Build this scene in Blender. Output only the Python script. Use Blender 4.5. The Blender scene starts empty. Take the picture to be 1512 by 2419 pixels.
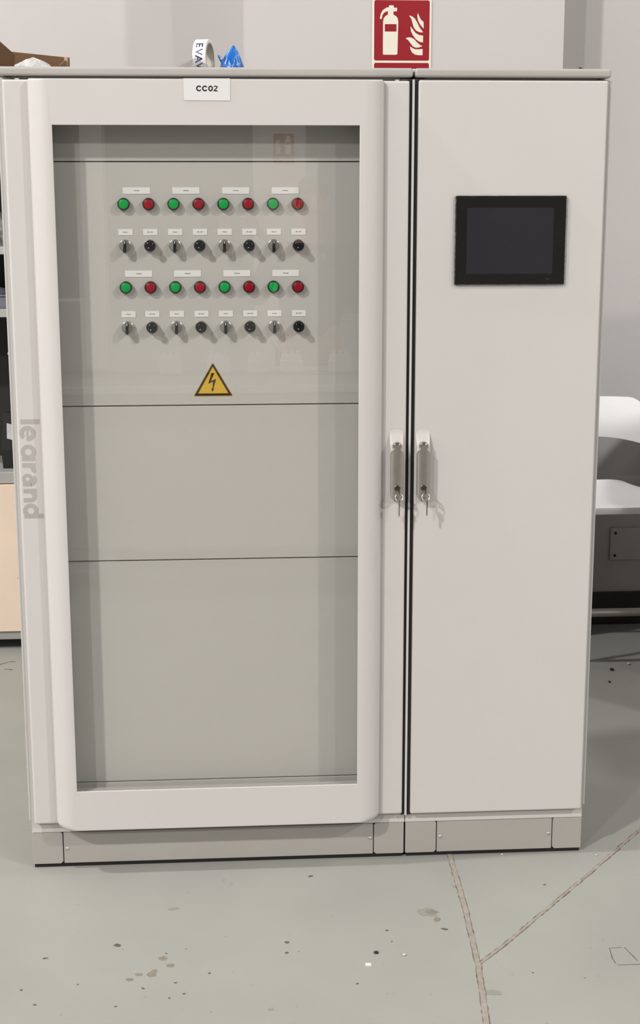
import bpy, bmesh, math, random
from mathutils import Vector, Matrix
random.seed(7)
sc = bpy.context.scene
COL = sc.collection
PI = math.pi

# ------------------------------------------------------------------ camera
cam_d = bpy.data.cameras.new('camera'); cam = bpy.data.objects.new('camera', cam_d); COL.objects.link(cam)
CAM = Vector((0.50752, -3.62811, 1.70062))
_R = Vector((0.9977178, -0.0675080, -0.0013746)); _U = Vector((0.0153295, 0.2066384, 0.9782973)); _F = Vector((0.0657588, 0.9760857, -0.2072017))
m = Matrix((( _R.x, _U.x, -_F.x, CAM.x), (_R.y, _U.y, -_F.y, CAM.y), (_R.z, _U.z, -_F.z, CAM.z), (0, 0, 0, 1)))
cam.matrix_world = m
cam_d.sensor_fit = 'VERTICAL'; cam_d.sensor_height = 24.0; cam_d.lens = 3492.776 / 2419 * 24.0
cam_d.clip_start = 0.02; cam_d.clip_end = 60
sc.camera = cam
# ------------------------------------------------------------------ world / exposure
w = bpy.data.worlds.new('room_air'); sc.world = w; w.use_nodes = True
w.node_tree.nodes['Background'].inputs[0].default_value = (0.9, 0.92, 1.0, 1); w.node_tree.nodes['Background'].inputs[1].default_value = 0.02
sc.view_settings.view_transform = 'Standard'; sc.view_settings.look = 'None'
sc.view_settings.gamma = 1.0; sc.view_settings.use_curve_mapping = False
sc.view_settings.exposure = 0.0
sc.cycles.diffuse_bounces = 1; sc.cycles.transparent_max_bounces = 16
# ceiling lamps: x, y, power (W)
LAMPS = [(-6.40, -7.50, 3200), (9.85, -7.50, 2050), (-7.60, -14.0, 2050), (10.1, -14.0, 1400), (-6.30, -0.75, 1900), (8.20, -0.75, 450)]
LAMP_Z = 8.85
LAMP_COL = (1.0, 0.993, 1.0)
FLOOR = -0.008
CEIL = 10.0

# ------------------------------------------------------------------ materials
def srgb(r, g, b):
    f = lambda c: (c/255/12.92 if c/255 <= 0.04045 else ((c/255+0.055)/1.055)**2.4)
    return (f(r), f(g), f(b), 1)
MATS = {}
def mat(name, col, rough=0.5, metal=0.0, var=0.04, scale=8.0, bump=0.0, bscale=200.0, spec=0.5, alpha=None, coat=0.0, emit=0.0):
    M = bpy.data.materials.new(name); M.use_nodes = True; nt = M.node_tree; N = nt.nodes; L = nt.links
    b = N['Principled BSDF']
    tc = N.new('ShaderNodeTexCoord'); nz = N.new('ShaderNodeTexNoise'); nz.inputs['Scale'].default_value = scale; nz.inputs['Detail'].default_value = 4
    L.new(tc.outputs['Object'], nz.inputs['Vector'])
    rp = N.new('ShaderNodeValToRGB')
    c = Vector(col[:3]); lo = c*(1-var); hi = c*(1+var)
    rp.color_ramp.elements[0].position = 0.3; rp.color_ramp.elements[1].position = 0.7
    rp.color_ramp.elements[0].color = (*lo, 1); rp.color_ramp.elements[1].color = (*[min(1, v) for v in hi], 1)
    L.new(nz.outputs['Fac'], rp.inputs['Fac']); L.new(rp.outputs['Color'], b.inputs['Base Color'])
    b.inputs['Roughness'].default_value = rough; b.inputs['Metallic'].default_value = metal
    b.inputs['Specular IOR Level'].default_value = spec
    b.inputs['Coat Weight'].default_value = coat
    if bump:
        n2 = N.new('ShaderNodeTexNoise'); n2.inputs['Scale'].default_value = bscale; L.new(tc.outputs['Object'], n2.inputs['Vector'])
        bp = N.new('ShaderNodeBump'); bp.inputs['Strength'].default_value = bump; bp.inputs['Distance'].default_value = 0.001
        L.new(n2.outputs['Fac'], bp.inputs['Height']); L.new(bp.outputs['Normal'], b.inputs['Normal'])
    if emit:
        b.inputs['Emission Color'].default_value = (1, 0.97, 0.92, 1); b.inputs['Emission Strength'].default_value = emit
    MATS[name] = M; return M
def clear_mat(name, tint, rough=0.0, f0=0.04, extra=0.0):
    """thin clear sheet: straight-through transmission plus a Schlick reflection"""
    M = bpy.data.materials.new(name); M.use_nodes = True; nt = M.node_tree; N = nt.nodes; L = nt.links
    N.remove(N['Principled BSDF']); out = N['Material Output']
    tr = N.new('ShaderNodeBsdfTransparent'); tr.inputs[0].default_value = (*tint, 1)
    gl = N.new('ShaderNodeBsdfGlossy'); gl.inputs['Roughness'].default_value = rough
    lw = N.new('ShaderNodeLayerWeight'); lw.inputs['Blend'].default_value = 0.5
    p = N.new('ShaderNodeMath'); p.operation = 'POWER'; p.inputs[1].default_value = 5
    ma = N.new('ShaderNodeMath'); ma.operation = 'MULTIPLY_ADD'; ma.inputs[1].default_value = 1-f0; ma.inputs[2].default_value = f0+extra; ma.use_clamp = True
    mx = N.new('ShaderNodeMixShader')
    L.new(lw.outputs['Facing'], p.inputs[0]); L.new(p.outputs[0], ma.inputs[0]); L.new(ma.outputs[0], mx.inputs[0])
    L.new(tr.outputs[0], mx.inputs[1]); L.new(gl.outputs[0], mx.inputs[2]); L.new(mx.outputs[0], out.inputs[0])
    MATS[name] = M; return M
mat('cab', srgb(208, 203, 197), 0.42, var=0.012, scale=3, bump=0.05, bscale=900)
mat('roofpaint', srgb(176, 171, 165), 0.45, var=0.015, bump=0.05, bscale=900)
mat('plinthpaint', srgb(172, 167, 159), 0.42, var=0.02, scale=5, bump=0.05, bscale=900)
mat('plate', srgb(208, 203, 197), 0.5, var=0.01, scale=3)
mat('gasket', srgb(26, 24, 20), 0.6)
mat('gap', srgb(14, 13, 12), 0.8)
mat('brandgrey', srgb(176, 170, 165), 0.5)
mat('labelwhite', srgb(224, 221, 217), 0.5, var=0.01)
mat('labelinner', srgb(250, 248, 244), 0.5, var=0.01)
mat('ink', srgb(22, 20, 20), 0.6)
mat('inkgrey', srgb(120, 118, 116), 0.6)
mat('blackplastic', srgb(24, 23, 22), 0.33, var=0.1)
mat('knobblack', srgb(20, 20, 20), 0.16, var=0.1)
mat('green', srgb(0, 172, 74), 0.35, var=0.03, spec=0.25)
mat('red', srgb(160, 14, 30), 0.35, var=0.03, spec=0.25)
mat('chrome', srgb(200, 196, 188), 0.22, metal=1.0, var=0.03)
mat('satin', srgb(176, 172, 165), 0.34, metal=1.0, var=0.03, scale=60)
mat('discgrey', srgb(176, 172, 164), 0.38, metal=0.35, var=0.03)
mat('ringgrey', srgb(188, 184, 176), 0.25, metal=0.6, var=0.03)
mat('satindark', srgb(120, 114, 104), 0.3, metal=1.0)
mat('screw', srgb(200, 197, 190), 0.3, metal=0.8)
mat('yellow', srgb(232, 184, 28), 0.45, var=0.02)
mat('signblack', srgb(34, 18, 8), 0.45)
mat('bezel', srgb(16, 15, 12), 0.28, var=0.1)
mat('screen', srgb(44, 43, 46), 0.12, var=0.03)
mat('wallpaint', srgb(200, 194, 190), 0.75, var=0.02, scale=1.5, bump=0.15, bscale=60)
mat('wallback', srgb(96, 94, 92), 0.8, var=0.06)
mat('ceilpaint', srgb(84, 83, 80), 0.9)
mat('baseblack', srgb(22, 21, 20), 0.5)
mat('cream', srgb(232, 226, 206), 0.45, var=0.01)
mat('signred', srgb(146, 14, 28), 0.42, var=0.03)
mat('shelfgrey', srgb(176, 173, 168), 0.45)
mat('shelfdark', srgb(40, 39, 37), 0.6)
mat('wood', srgb(246, 222, 198), 0.5, var=0.03, scale=6)
mat('whiteplastic', srgb(246, 243, 239), 0.42, var=0.01)
mat('tubegrey', srgb(150, 148, 140), 0.35, metal=0.6)
mat('cardboard', srgb(108, 78, 50), 0.85, var=0.08, scale=30)
mat('cardedge', srgb(196, 160, 124), 0.85, var=0.08)
mat('paper', srgb(226, 224, 220), 0.7, var=0.02)
mat('newsprint', srgb(196, 194, 190), 0.6, var=0.18, scale=40)
mat('tapewhite', srgb(232, 229, 224), 0.3, var=0.01)
mat('tapecore', srgb(190, 184, 172), 0.8)
mat('tapeink', srgb(40, 46, 92), 0.35)
mat('bluebag', srgb(24, 104, 184), 0.24, var=0.22, scale=60, coat=0.3, bump=0.9, bscale=120)
mat('greybag', srgb(150, 148, 140), 0.3, var=0.25, scale=50)
mat('traygrey', srgb(110, 110, 116), 0.5)
mat('crackfill', srgb(158, 149, 138), 0.85, var=0.14, scale=60, bump=0.6, bscale=250)
mat('crackdark', srgb(112, 100, 84), 0.9, var=0.2, scale=60)
mat('stainbrown', srgb(138, 130, 113), 0.6, var=0.18, scale=120)
mat('staindark', srgb(92, 92, 86), 0.6, var=0.25, scale=200)
mat('stainfaint', srgb(146, 145, 136), 0.55, var=0.05, scale=150)
mat('stonechip', srgb(206, 204, 198), 0.5, var=0.2, scale=200)
mat('darkchip', srgb(40, 36, 30), 0.7)
mat('skin', srgb(205, 158, 132), 0.5, var=0.04)
mat('darkcloth', srgb(52, 54, 60), 0.9, var=0.1)
mat('jeans', srgb(50, 60, 84), 0.9, var=0.1)
mat('hair', srgb(48, 38, 30), 0.7, var=0.2, scale=80)
mat('benchtop', srgb(206, 200, 192), 0.5)
mat('benchgrey', srgb(150, 148, 146), 0.5)
mat('lampwhite', srgb(225, 225, 222), 0.5)
mat('lampglow', srgb(240, 238, 230), 0.5, emit=6.0)
clear_mat('glass', (0.96, 0.96, 0.95), 0.0, 0.05)
clear_mat('film', (0.93, 0.93, 0.93), 0.06, 0.06, 0.06)
def floor_mat():
    M = bpy.data.materials.new('floorpaint'); M.use_nodes = True; nt = M.node_tree; N = nt.nodes; L = nt.links; b = N['Principled BSDF']
    tc = N.new('ShaderNodeTexCoord')
    a = N.new('ShaderNodeTexNoise'); a.inputs['Scale'].default_value = 2.2; a.inputs['Detail'].default_value = 5; L.new(tc.outputs['Object'], a.inputs['Vector'])
    r = N.new('ShaderNodeValToRGB'); r.color_ramp.elements[0].position = .3; r.color_ramp.elements[1].position = .72
    r.color_ramp.elements[0].color = srgb(157, 156, 148); r.color_ramp.elements[1].color = srgb(166, 165, 156); L.new(a.outputs['Fac'], r.inputs['Fac'])
    s = N.new('ShaderNodeTexNoise'); s.inputs['Scale'].default_value = 55; s.inputs['Detail'].default_value = 2; L.new(tc.outputs['Object'], s.inputs['Vector'])
    r2 = N.new('ShaderNodeValToRGB'); r2.color_ramp.elements[0].position = .19; r2.color_ramp.elements[1].position = .25
    r2.color_ramp.elements[0].color = (0.45, 0.43, 0.38, 1); r2.color_ramp.elements[1].color = (1, 1, 1, 1); L.new(s.outputs['Fac'], r2.inputs['Fac'])
    mx = N.new('ShaderNodeMix'); mx.data_type = 'RGBA'; mx.blend_type = 'MULTIPLY'; mx.inputs['Factor'].default_value = 0.8
    L.new(r.outputs['Color'], mx.inputs['A']); L.new(r2.outputs['Color'], mx.inputs['B']); L.new(mx.outputs['Result'], b.inputs['Base Color'])
    b.inputs['Roughness'].default_value = 0.42
    n = N.new('ShaderNodeTexNoise'); n.inputs['Scale'].default_value = 5; n.inputs['Detail'].default_value = 3; L.new(tc.outputs['Object'], n.inputs['Vector'])
    bp = N.new('ShaderNodeBump'); bp.inputs['Strength'].default_value = 0.25; bp.inputs['Distance'].default_value = 0.004
    L.new(n.outputs['Fac'], bp.inputs['Height']); L.new(bp.outputs['Normal'], b.inputs['Normal'])
    MATS['floorpaint'] = M
floor_mat()

# ------------------------------------------------------------------ mesh helpers
class MB:
    def __init__(s): s.bm = bmesh.new()
    def box(s, x0, x1, y0, y1, z0, z1, bev=0, seg=2):
        bm = s.bm; vs = [bm.verts.new(p) for p in ((x0,y0,z0),(x1,y0,z0),(x1,y1,z0),(x0,y1,z0),(x0,y0,z1),(x1,y0,z1),(x1,y1,z1),(x0,y1,z1))]
        fs = [bm.faces.new([vs[i] for i in f]) for f in ((0,3,2,1),(4,5,6,7),(0,1,5,4),(1,2,6,5),(2,3,7,6),(3,0,4,7))]
        if bev:
            es = list({e for f in fs for e in f.edges})
            bmesh.ops.bevel(bm, geom=es, offset=bev, segments=seg, profile=0.5, affect='EDGES')
        return s
    def poly(s, pts):
        return s.bm.faces.new([s.bm.verts.new(p) for p in pts])
    def prism(s, pts, y0, y1, bev=0):
        """outline in (x, z), extruded from y0 (back) to y1 (front, smaller)"""
        bm = s.bm
        a = [bm.verts.new((x, y0, z)) for x, z in pts]; b = [bm.verts.new((x, y1, z)) for x, z in pts]
        n = len(pts); f = bm.faces.new(b); bm.faces.new(list(reversed(a)))
        for i in range(n): bm.faces.new((a[i], a[(i+1) % n], b[(i+1) % n], b[i]))
        if bev: bmesh.ops.bevel(bm, geom=list(f.edges), offset=bev, segments=2, profile=0.5, affect='EDGES')
        return s
    def loft(s, rings, closed=True, cap0=False, cap1=False):
        bm = s.bm; R = [[bm.verts.new(p) for p in r] for r in rings]; n = len(rings[0])
        for a, b in zip(R, R[1:]):
            for i in range(n if closed else n-1):
                j = (i+1) % n
                bm.faces.new((a[i], a[j], b[j], b[i]))
        if cap0: bm.faces.new(list(reversed(R[0])))
        if cap1: bm.faces.new(R[-1])
        return s
    def lathe(s, prof, n=32, axis='y', c=(0, 0, 0), cap=True):
        """prof: (radius, along-axis) pairs"""
        rings = []
        for r, h in prof:
            ring = []
            for i in range(n):
                t = 2*PI*i/n; a, b = r*math.cos(t), r*math.sin(t)
                ring.append({'y': (c[0]+a, c[1]+h, c[2]+b), 'z': (c[0]+a, c[1]+b, c[2]+h), 'x': (c[0]+h, c[1]+a, c[2]+b)}[axis])
            rings.append(ring)
        return s.loft(rings, True, cap, cap)
    def tube(s, pts, r, n=10, closed=False, cap=True):
        P = [Vector(p) for p in pts]; m_ = len(P); rings = []
        up = Vector((0, 0, 1)); prev = None
        for i, p in enumerate(P):
            if closed: t = P[(i+1) % m_]-P[i-1]
            else: t = P[min(i+1, m_-1)]-P[max(i-1, 0)]
            t.normalize()
            if prev is None:
                a = t.cross(up) if abs(t.dot(up)) < 0.95 else t.cross(Vector((1, 0, 0)))
            else: a = prev - t*prev.dot(t)
            a.normalize(); prev = a; b = t.cross(a)
            rr = r[i] if isinstance(r, (list, tuple)) else r
            rings.append([tuple(p+(a*math.cos(2*PI*k/n)+b*math.sin(2*PI*k/n))*rr) for k in range(n)])
        if closed: rings.append(rings[0])
        return s.loft(rings, True, cap and not closed, cap and not closed)
    def mesh(s, name, mats, smooth=True, angle=32):
        bm = s.bm; bmesh.ops.remove_doubles(bm, verts=bm.verts, dist=1e-6)
        bmesh.ops.recalc_face_normals(bm, faces=bm.faces)
        me = bpy.data.meshes.new(name); bm.to_mesh(me); bm.free()
        for mm in (mats if isinstance(mats, (list, tuple)) else [mats]): me.materials.append(MATS[mm])
        if smooth:
            me.polygons.foreach_set('use_smooth', [True]*len(me.polygons)); me.set_sharp_from_angle(angle=math.radians(angle))
        return me
    def build(s, name, mats, parent=None, loc=(0, 0, 0), smooth=True, angle=32):
        """vertices are given in world space (plus loc); origin goes to loc"""
        return link(name, s.mesh(name, mats, smooth, angle), parent, loc)
def wloc(o):
    v = Vector((0, 0, 0))
    while o is not None: v = v + Vector(o.location); o = o.parent
    return v
def link(name, me, parent=None, loc=(0, 0, 0), rot=None):
    """loc is a world position; parents here carry no rotation unless said otherwise"""
    o = bpy.data.objects.new(name, me); COL.objects.link(o)
    if parent is not None:
        o.parent = parent; o.location = Vector(loc) - wloc(parent)
    else: o.location = loc
    if rot: o.rotation_euler = rot
    if me is not None and len(me.polygons) and me.polygons[0].use_smooth:
        wn = o.modifiers.new('weighted_normals', 'WEIGHTED_NORMAL'); wn.mode = 'FACE_AREA'; wn.weight = 100; wn.keep_sharp = True
    return o
def tag(o, label=None, cat=None, group=None, kind=None):
    if label: o['label'] = label
    if cat: o['category'] = cat
    if group: o['group'] = group
    if kind: o['kind'] = kind
    return o
def thing(name, label, cat, loc=(0, 0, 0), group=None):
    o = bpy.data.objects.new(name, None); COL.objects.link(o); o.location = loc; o.empty_display_size = 0.1
    return tag(o, label, cat, group)
def struct(name, mb, mats, parent=None, smooth=False):
    o = mb.build(name, mats, parent, smooth=smooth)
    if parent is None: o['kind'] = 'structure'
    return o
def rrect(x0, x1, z0, z1, y, rb, rt=None, k=6):
    rt = rb if rt is None else rt; pts = []
    for cx, cz, a0, r in ((x1-rb, z0+rb, -PI/2, rb), (x1-rt, z1-rt, 0, rt), (x0+rt, z1-rt, PI/2, rt), (x0+rb, z0+rb, PI, rb)):
        for i in range(k+1):
            t = a0+PI/2*i/k; pts.append((cx+r*math.cos(t), y, cz+r*math.sin(t)))
    return pts
def rr2(x0, x1, z0, z1, r, k=5): return [(p[0], p[2]) for p in rrect(x0, x1, z0, z1, 0, r, r, k)]
def text_mesh(body, size, name='lettering', material='ink', bold=0.0, extrude=0.0003, spacing=1.0):
    """lettering standing in the xz plane, centred on the origin, facing -y"""
    c = bpy.data.curves.new('t', 'FONT'); c.body = body; c.size = size; c.align_x = 'CENTER'; c.align_y = 'CENTER'
    c.offset = bold; c.extrude = extrude; c.resolution_u = 4; c.space_character = spacing
    o = bpy.data.objects.new('t', c); COL.objects.link(o)
    dg = bpy.context.evaluated_depsgraph_get(); me = bpy.data.meshes.new_from_object(o.evaluated_get(dg))
    bpy.data.objects.remove(o); bpy.data.curves.remove(c)
    me.transform(Matrix.Rotation(PI/2, 4, 'X')); me.name = name; me.materials.clear(); me.materials.append(MATS[material])
    xs = [v.co.x for v in me.vertices]; zs = [v.co.z for v in me.vertices]
    me.transform(Matrix.Translation((-(min(xs)+max(xs))/2, 0, -(min(zs)+max(zs))/2)))
    return me
def fit_text(body, width, height, **kw):
    me = text_mesh(body, 0.01, **kw)
    xs = [v.co.x for v in me.vertices]; zs = [v.co.z for v in me.vertices]
    me.transform(Matrix.Diagonal((width/(max(xs)-min(xs)), 1, height/(max(zs)-min(zs)), 1)))
    return me

# ------------------------------------------------------------------ the room
X0, X1, Y0, COLY, WR, WL = -13.0, 16.0, -19.0, 1.90, 2.13, 2.36
struct('floor', MB().box(X0, X1, Y0, WL+.1, FLOOR-.1, FLOOR), 'floorpaint')
FLOOR_O = bpy.data.objects['floor']
struct('ceiling', MB().box(X0, X1, Y0, WL+.1, CEIL, CEIL+.1), 'ceilpaint')
struct('wall_left', MB().box(X0-.1, X0, Y0, WL+.1, FLOOR, CEIL), 'wallpaint')
struct('wall_right', MB().box(X1, X1+.1, Y0, WL+.1, FLOOR, CEIL), 'wallpaint')
struct('wall_rear_left', MB().box(X0, .80, WL, WL+.1, FLOOR, CEIL), 'wallpaint')
struct('wall_rear_right', MB().box(1.60, X1, WR, WR+.1, FLOOR, CEIL), 'wallpaint')
struct('wall_rear_column', MB().box(.6155, 1.768, COLY, WL+.08, FLOOR, CEIL), 'wallpaint')
struct('baseboard_right', MB().box(1.768, X1, WR-.014, WR, FLOOR, .128, .003), 'baseblack')
struct('baseboard_column', MB().box(.6155, 1.768, COLY-.012, COLY, FLOOR, .128, .003), 'baseblack')
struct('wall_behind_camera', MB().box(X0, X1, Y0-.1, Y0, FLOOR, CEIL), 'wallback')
struct('far_pillar_1', MB().box(-.81, -.595, -11.6, -11.2, FLOOR, CEIL), 'wallpaint')  # free-standing hall pillars behind the camera, mirrored in the glass
struct('far_pillar_2', MB().box(.867, 1.367, -11.7, -11.2, FLOOR, CEIL), 'wallpaint')

def ceiling_lamp(x, y, power, label):
    t = thing('ceiling_lamp', label, 'ceiling lamp', (x, y, CEIL), 'high bay lamps under the ceiling')
    MB().tube([(x, y, LAMP_Z+.48), (x, y, CEIL)], .012, 10).lathe([(.07, CEIL-LAMP_Z-.04), (.07, CEIL-LAMP_Z)], 20, 'z', (x, y, LAMP_Z)).build('hanging_rod', 'lampwhite', t)
    MB().lathe([(.06, .49), (.10, .48), (.11, .36), (.24, .27), (.30, .21), (.295, .205), (.23, .25), (.09, .30)], 28, 'z', (x, y, LAMP_Z), cap=False).build('lamp_shade', 'lampwhite', t)
    MB().lathe([(.004, .225), (.10, .235), (.11, .29)], 24, 'z', (x, y, LAMP_Z)).build('diffuser', 'lampglow', t)
    ld = bpy.data.lights.new('lamp_light', 'POINT'); ld.shadow_soft_size = 0.24; ld.energy = power; ld.color = LAMP_COL
    lo = bpy.data.objects.new('lamp_light', ld); COL.objects.link(lo); lo.parent = t; lo.location = (0, 0, LAMP_Z-CEIL)
_ln = ['hanging left, second row from the cabinets', 'hanging right, second row from the cabinets', 'hanging far back on the left', 'hanging far back on the right', 'hanging left, straight above the cabinet row', 'hanging right, straight above the cabinet row']
for (x, y, p), l in zip(LAMPS, _ln): ceiling_lamp(x, y, p, 'white round high bay lamp ' + l)

# ------------------------------------------------------------------ fire extinguisher sign
def fire_sign(x, y, z_top, wd, label, facing=1):
    """board wd wide, its top at z_top; facing 1 looks to -y"""
    h = wd*1.39; t = thing('fire_extinguisher_sign', label, 'sign', (x, y, z_top-h))
    s = wd/400.0                                         # 400 design units across
    def P(u, v): return ((u-200)*s, h-v*s)
    def put(name, pts, y0, y1, m_, parent):
        mb = MB().prism(pts, -y0, -y1); me = mb.mesh(name, m_, False)
        return link(name, me, parent, wloc(t) if parent is not None else (0, 0, 0))
    board = put('board', [P(0, 556), P(400, 556), P(400, 0), P(0, 0)], 0, .003, 'cream', t)
    def rr(u0, u1, v0, v1, r):
        a = P(u0, v1); b = P(u1, v0); return rr2(a[0], b[0], a[1], b[1], r*s)
    put('red_field', rr(15, 386, 3, 389, 12), .0030, .0034, 'signred', t)
    put('red_field', rr(15, 386, 404, 540, 12), .0030, .0034, 'signred', t)
    body = []
    for u, v in ((74,346),(77,352),(165,352),(172,346),(176,140),(172,118),(160,104),(143,95),(143,75),(166,74),(168,52),(145,50),(145,36),(113,36),(113,48),(98,50),(72,66),(58,90),(52,122),(64,124),(70,98),(82,82),(106,72),(106,95),(90,104),(78,118),(74,140)): body.append(P(u, v))
    put('extinguisher_symbol', body, .0034, .0038, 'cream', t)
    put('symbol_band', [P(86, 203), P(164, 203), P(164, 156), P(86, 156)], .0038, .0042, 'signred', t)
    def flame(pts): put('flame_symbol', [P(u, v) for u, v in pts], .0034, .0038, 'cream', t)
    flame([(348,184),(332,168),(318,150),(307,125),(303,100),(308,84),(318,108),(330,128),(346,140)])
    flame([(340,208),(318,206),(296,196),(280,176),(272,150),(264,122),(248,100),(266,104),(286,118),(300,138),(312,162),(324,182),(342,204)])
    flame([(344,272),(320,268),(296,252),(276,228),(262,200),(258,168),(274,188),(292,210),(316,224),(344,228)])
    flame([(340,296),(318,304),(296,306),(276,298),(258,276),(244,258),(226,246),(242,240),(262,240),(284,250),(300,268),(318,284)])
    flame([(342,354),(316,354),(290,350),(272,338),(260,318),(256,296),(272,308),(292,316),(316,316),(342,314)])
    tx = fit_text('EXTINTOR', 300*s, 62*s, material='cream', bold=0.0001)
    link('lettering', tx, t, Vector((x, y-.0036, z_top-472*s)))
    if facing < 0:
        t.rotation_euler = (0, 0, PI)
    return t
fire_sign(1.1767, COLY, 2.3975, .2150, 'red and cream fire extinguisher sign on the column behind the cabinets')
s2 = fire_sign(1.152, -11.2, 2.32, .22, 'fire extinguisher sign on the far pillar, seen mirrored in the glass', -1)

# ------------------------------------------------------------------ left cabinet
A = thing('electrical_cabinet', 'wide light grey electrical cabinet with glass door and CC02 label', 'cabinet', (0.4875, 0.26, FLOOR))
def frame_ring(mb, x0, x1, z0, z1, ix0, ix1, iz0, iz1, yb, yf, bev):
    k = 3
    rings = [rrect(x0, x1, z0, z1, yb, .004, .004, k), rrect(x0, x1, z0, z1, yf+bev, .004, .004, k)]
    for t in (0.3, 0.65, 1.0):
        th = PI/2*t; ins = bev*(1-math.cos(th)); rings.append(rrect(x0+ins, x1-ins, z0+ins, z1-ins, yf+bev-bev*math.sin(th), .004, .004, k))
    rings += [rrect(x0+bev+.001, x1-bev-.001, z0+bev+.001, z1-bev-.001, yf, .004, .004, k), rrect(ix0, ix1, iz0, iz1, yf, .0005, .0005, k), rrect(ix0, ix1, iz0, iz1, yb, .0005, .0005, k)]
    rings.append(rings[0]); return mb.loft(rings)
GX0, GX1, GZ0, GZ1 = 0.1263, 0.8434, 0.2225, 1.8693
YD = -0.056
door = frame_ring(MB(), .0110, .9650, .1214, 1.9735, GX0-.012, GX1+.012, GZ0-.012, GZ1+.012, -.001, -.020, .0045).build('door', 'cab', A)
# raised moulding with rounded long sides
def moulding():
    mb = MB(); x0, x1, z0, z1 = .0710, .9025, .1135, 1.9750; rb, rt, k = .024, .006, 8
    rings = [rrect(x0, x1, z0, z1, -.0195, rb, rt, k), rrect(x0, x1, z0, z1, -.0310, rb, rt, k)]
    n = 9; a0 = math.radians(50); Rc = .046/math.sin(a0); dep = Rc*(1-math.cos(a0)); kk = (abs(YD)-.0310)/dep
    for i in range(1, n+1):
        th = a0*(1-i/n); ix = .046-Rc*math.sin(th); iz = .0035*(i/n)**.5; y = YD+Rc*(1-math.cos(th))*kk
        rings.append(rrect(x0+ix, x1-ix, z0+iz, z1-iz, y, max(.002, rb-iz*3), max(.001, rt-iz), k))
    rings.append(rrect(x0+.0475, x1-.0475, z0+.0050, z1-.0050, YD, .014, .001, k))
    rings.append(rrect(GX0-.0015, GX1+.0015, GZ0-.0015, GZ1+.0015, YD, .0012, .0012, k))
    rings.append(rrect(GX0, GX1, GZ0, GZ1, YD+.001, .0006, .0006, k))
    rings.append(rrect(GX0, GX1, GZ0, GZ1, YD+.0045, .0006, .0006, k))
    rings.append(rrect(GX0-.011, GX1+.011, GZ0-.011, GZ1+.011, YD+.0045, .0006, .0006, k))
    rings.append(rrect(GX0-.011, GX1+.011, GZ0-.011, GZ1+.011, -.0195, .0006, .0006, k))
    return mb.loft(rings)
moulding().build('door_moulding', 'cab', door, angle=40)
MB().box(GX0-.009, GX1+.009, YD+.0052, YD+.0092, GZ0-.009, GZ1+.009).build('glass_pane', 'glass', door, smooth=False)
# brand lettering running down the left flange (u along the reading direction = down, v = to the right)
def brand():
    mb = MB(); S = .00105; lay = [0]
    def Y_(): lay[0] += 1; return -.0201-lay[0]*4e-7
    def Q(u, v): return (.0196+v*S, 1.1765-u*S)
    def rect(u0, u1, v0, v1): mb.prism([Q(u0, v0), Q(u0, v1), Q(u1, v1), Q(u1, v0)], -.0199, Y_())
    def arc(cu, cv, ro, ri, a0, a1, n=20, sq=1.0):
        o = [(cu+ro*math.cos(math.radians(a0+(a1-a0)*i/n))*sq, cv+ro*math.sin(math.radians(a0+(a1-a0)*i/n))) for i in range(n+1)]
        q = [(cu+ri*math.cos(math.radians(a0+(a1-a0)*i/n))*sq, cv+ri*math.sin(math.radians(a0+(a1-a0)*i/n))) for i in range(n+1)]
        for i in range(n): mb.prism([Q(*o[i]), Q(*o[i+1]), Q(*q[i+1]), Q(*q[i])], -.0199, Y_())
    rect(0, 11.5, 0, 44.5)                                   # l
    arc(33.5, 15.5, 19, 8, 0, 318, 26, .97); rect(24, 51, 12.6, 18.2)                        # e
    arc(77, 15.5, 18, 7.5, 0, 360, 28); rect(88, 98.5, 0, 31)                              # g
    rect(103, 114, 0, 31); arc(121, 18, 13.5, 3.5, 55, 180, 10)                              # r
    arc(141, 11, 13, 4.5, 0, 360, 24); rect(148, 158.5, 0, 20); arc(143.5, 17.5, 15, 5.5, 0, 140, 12)  # a
    rect(164, 175, 0, 31); arc(182, 17, 14.5, 4, 0, 180, 14); rect(186, 196.5, 0, 17)             # n
    arc(217, 15.5, 18, 7.5, 0, 360, 28); rect(224, 235, 0, 45)                             # d
    return mb
brand().build('brand_lettering', 'brandgrey', door, smooth=False)
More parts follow.
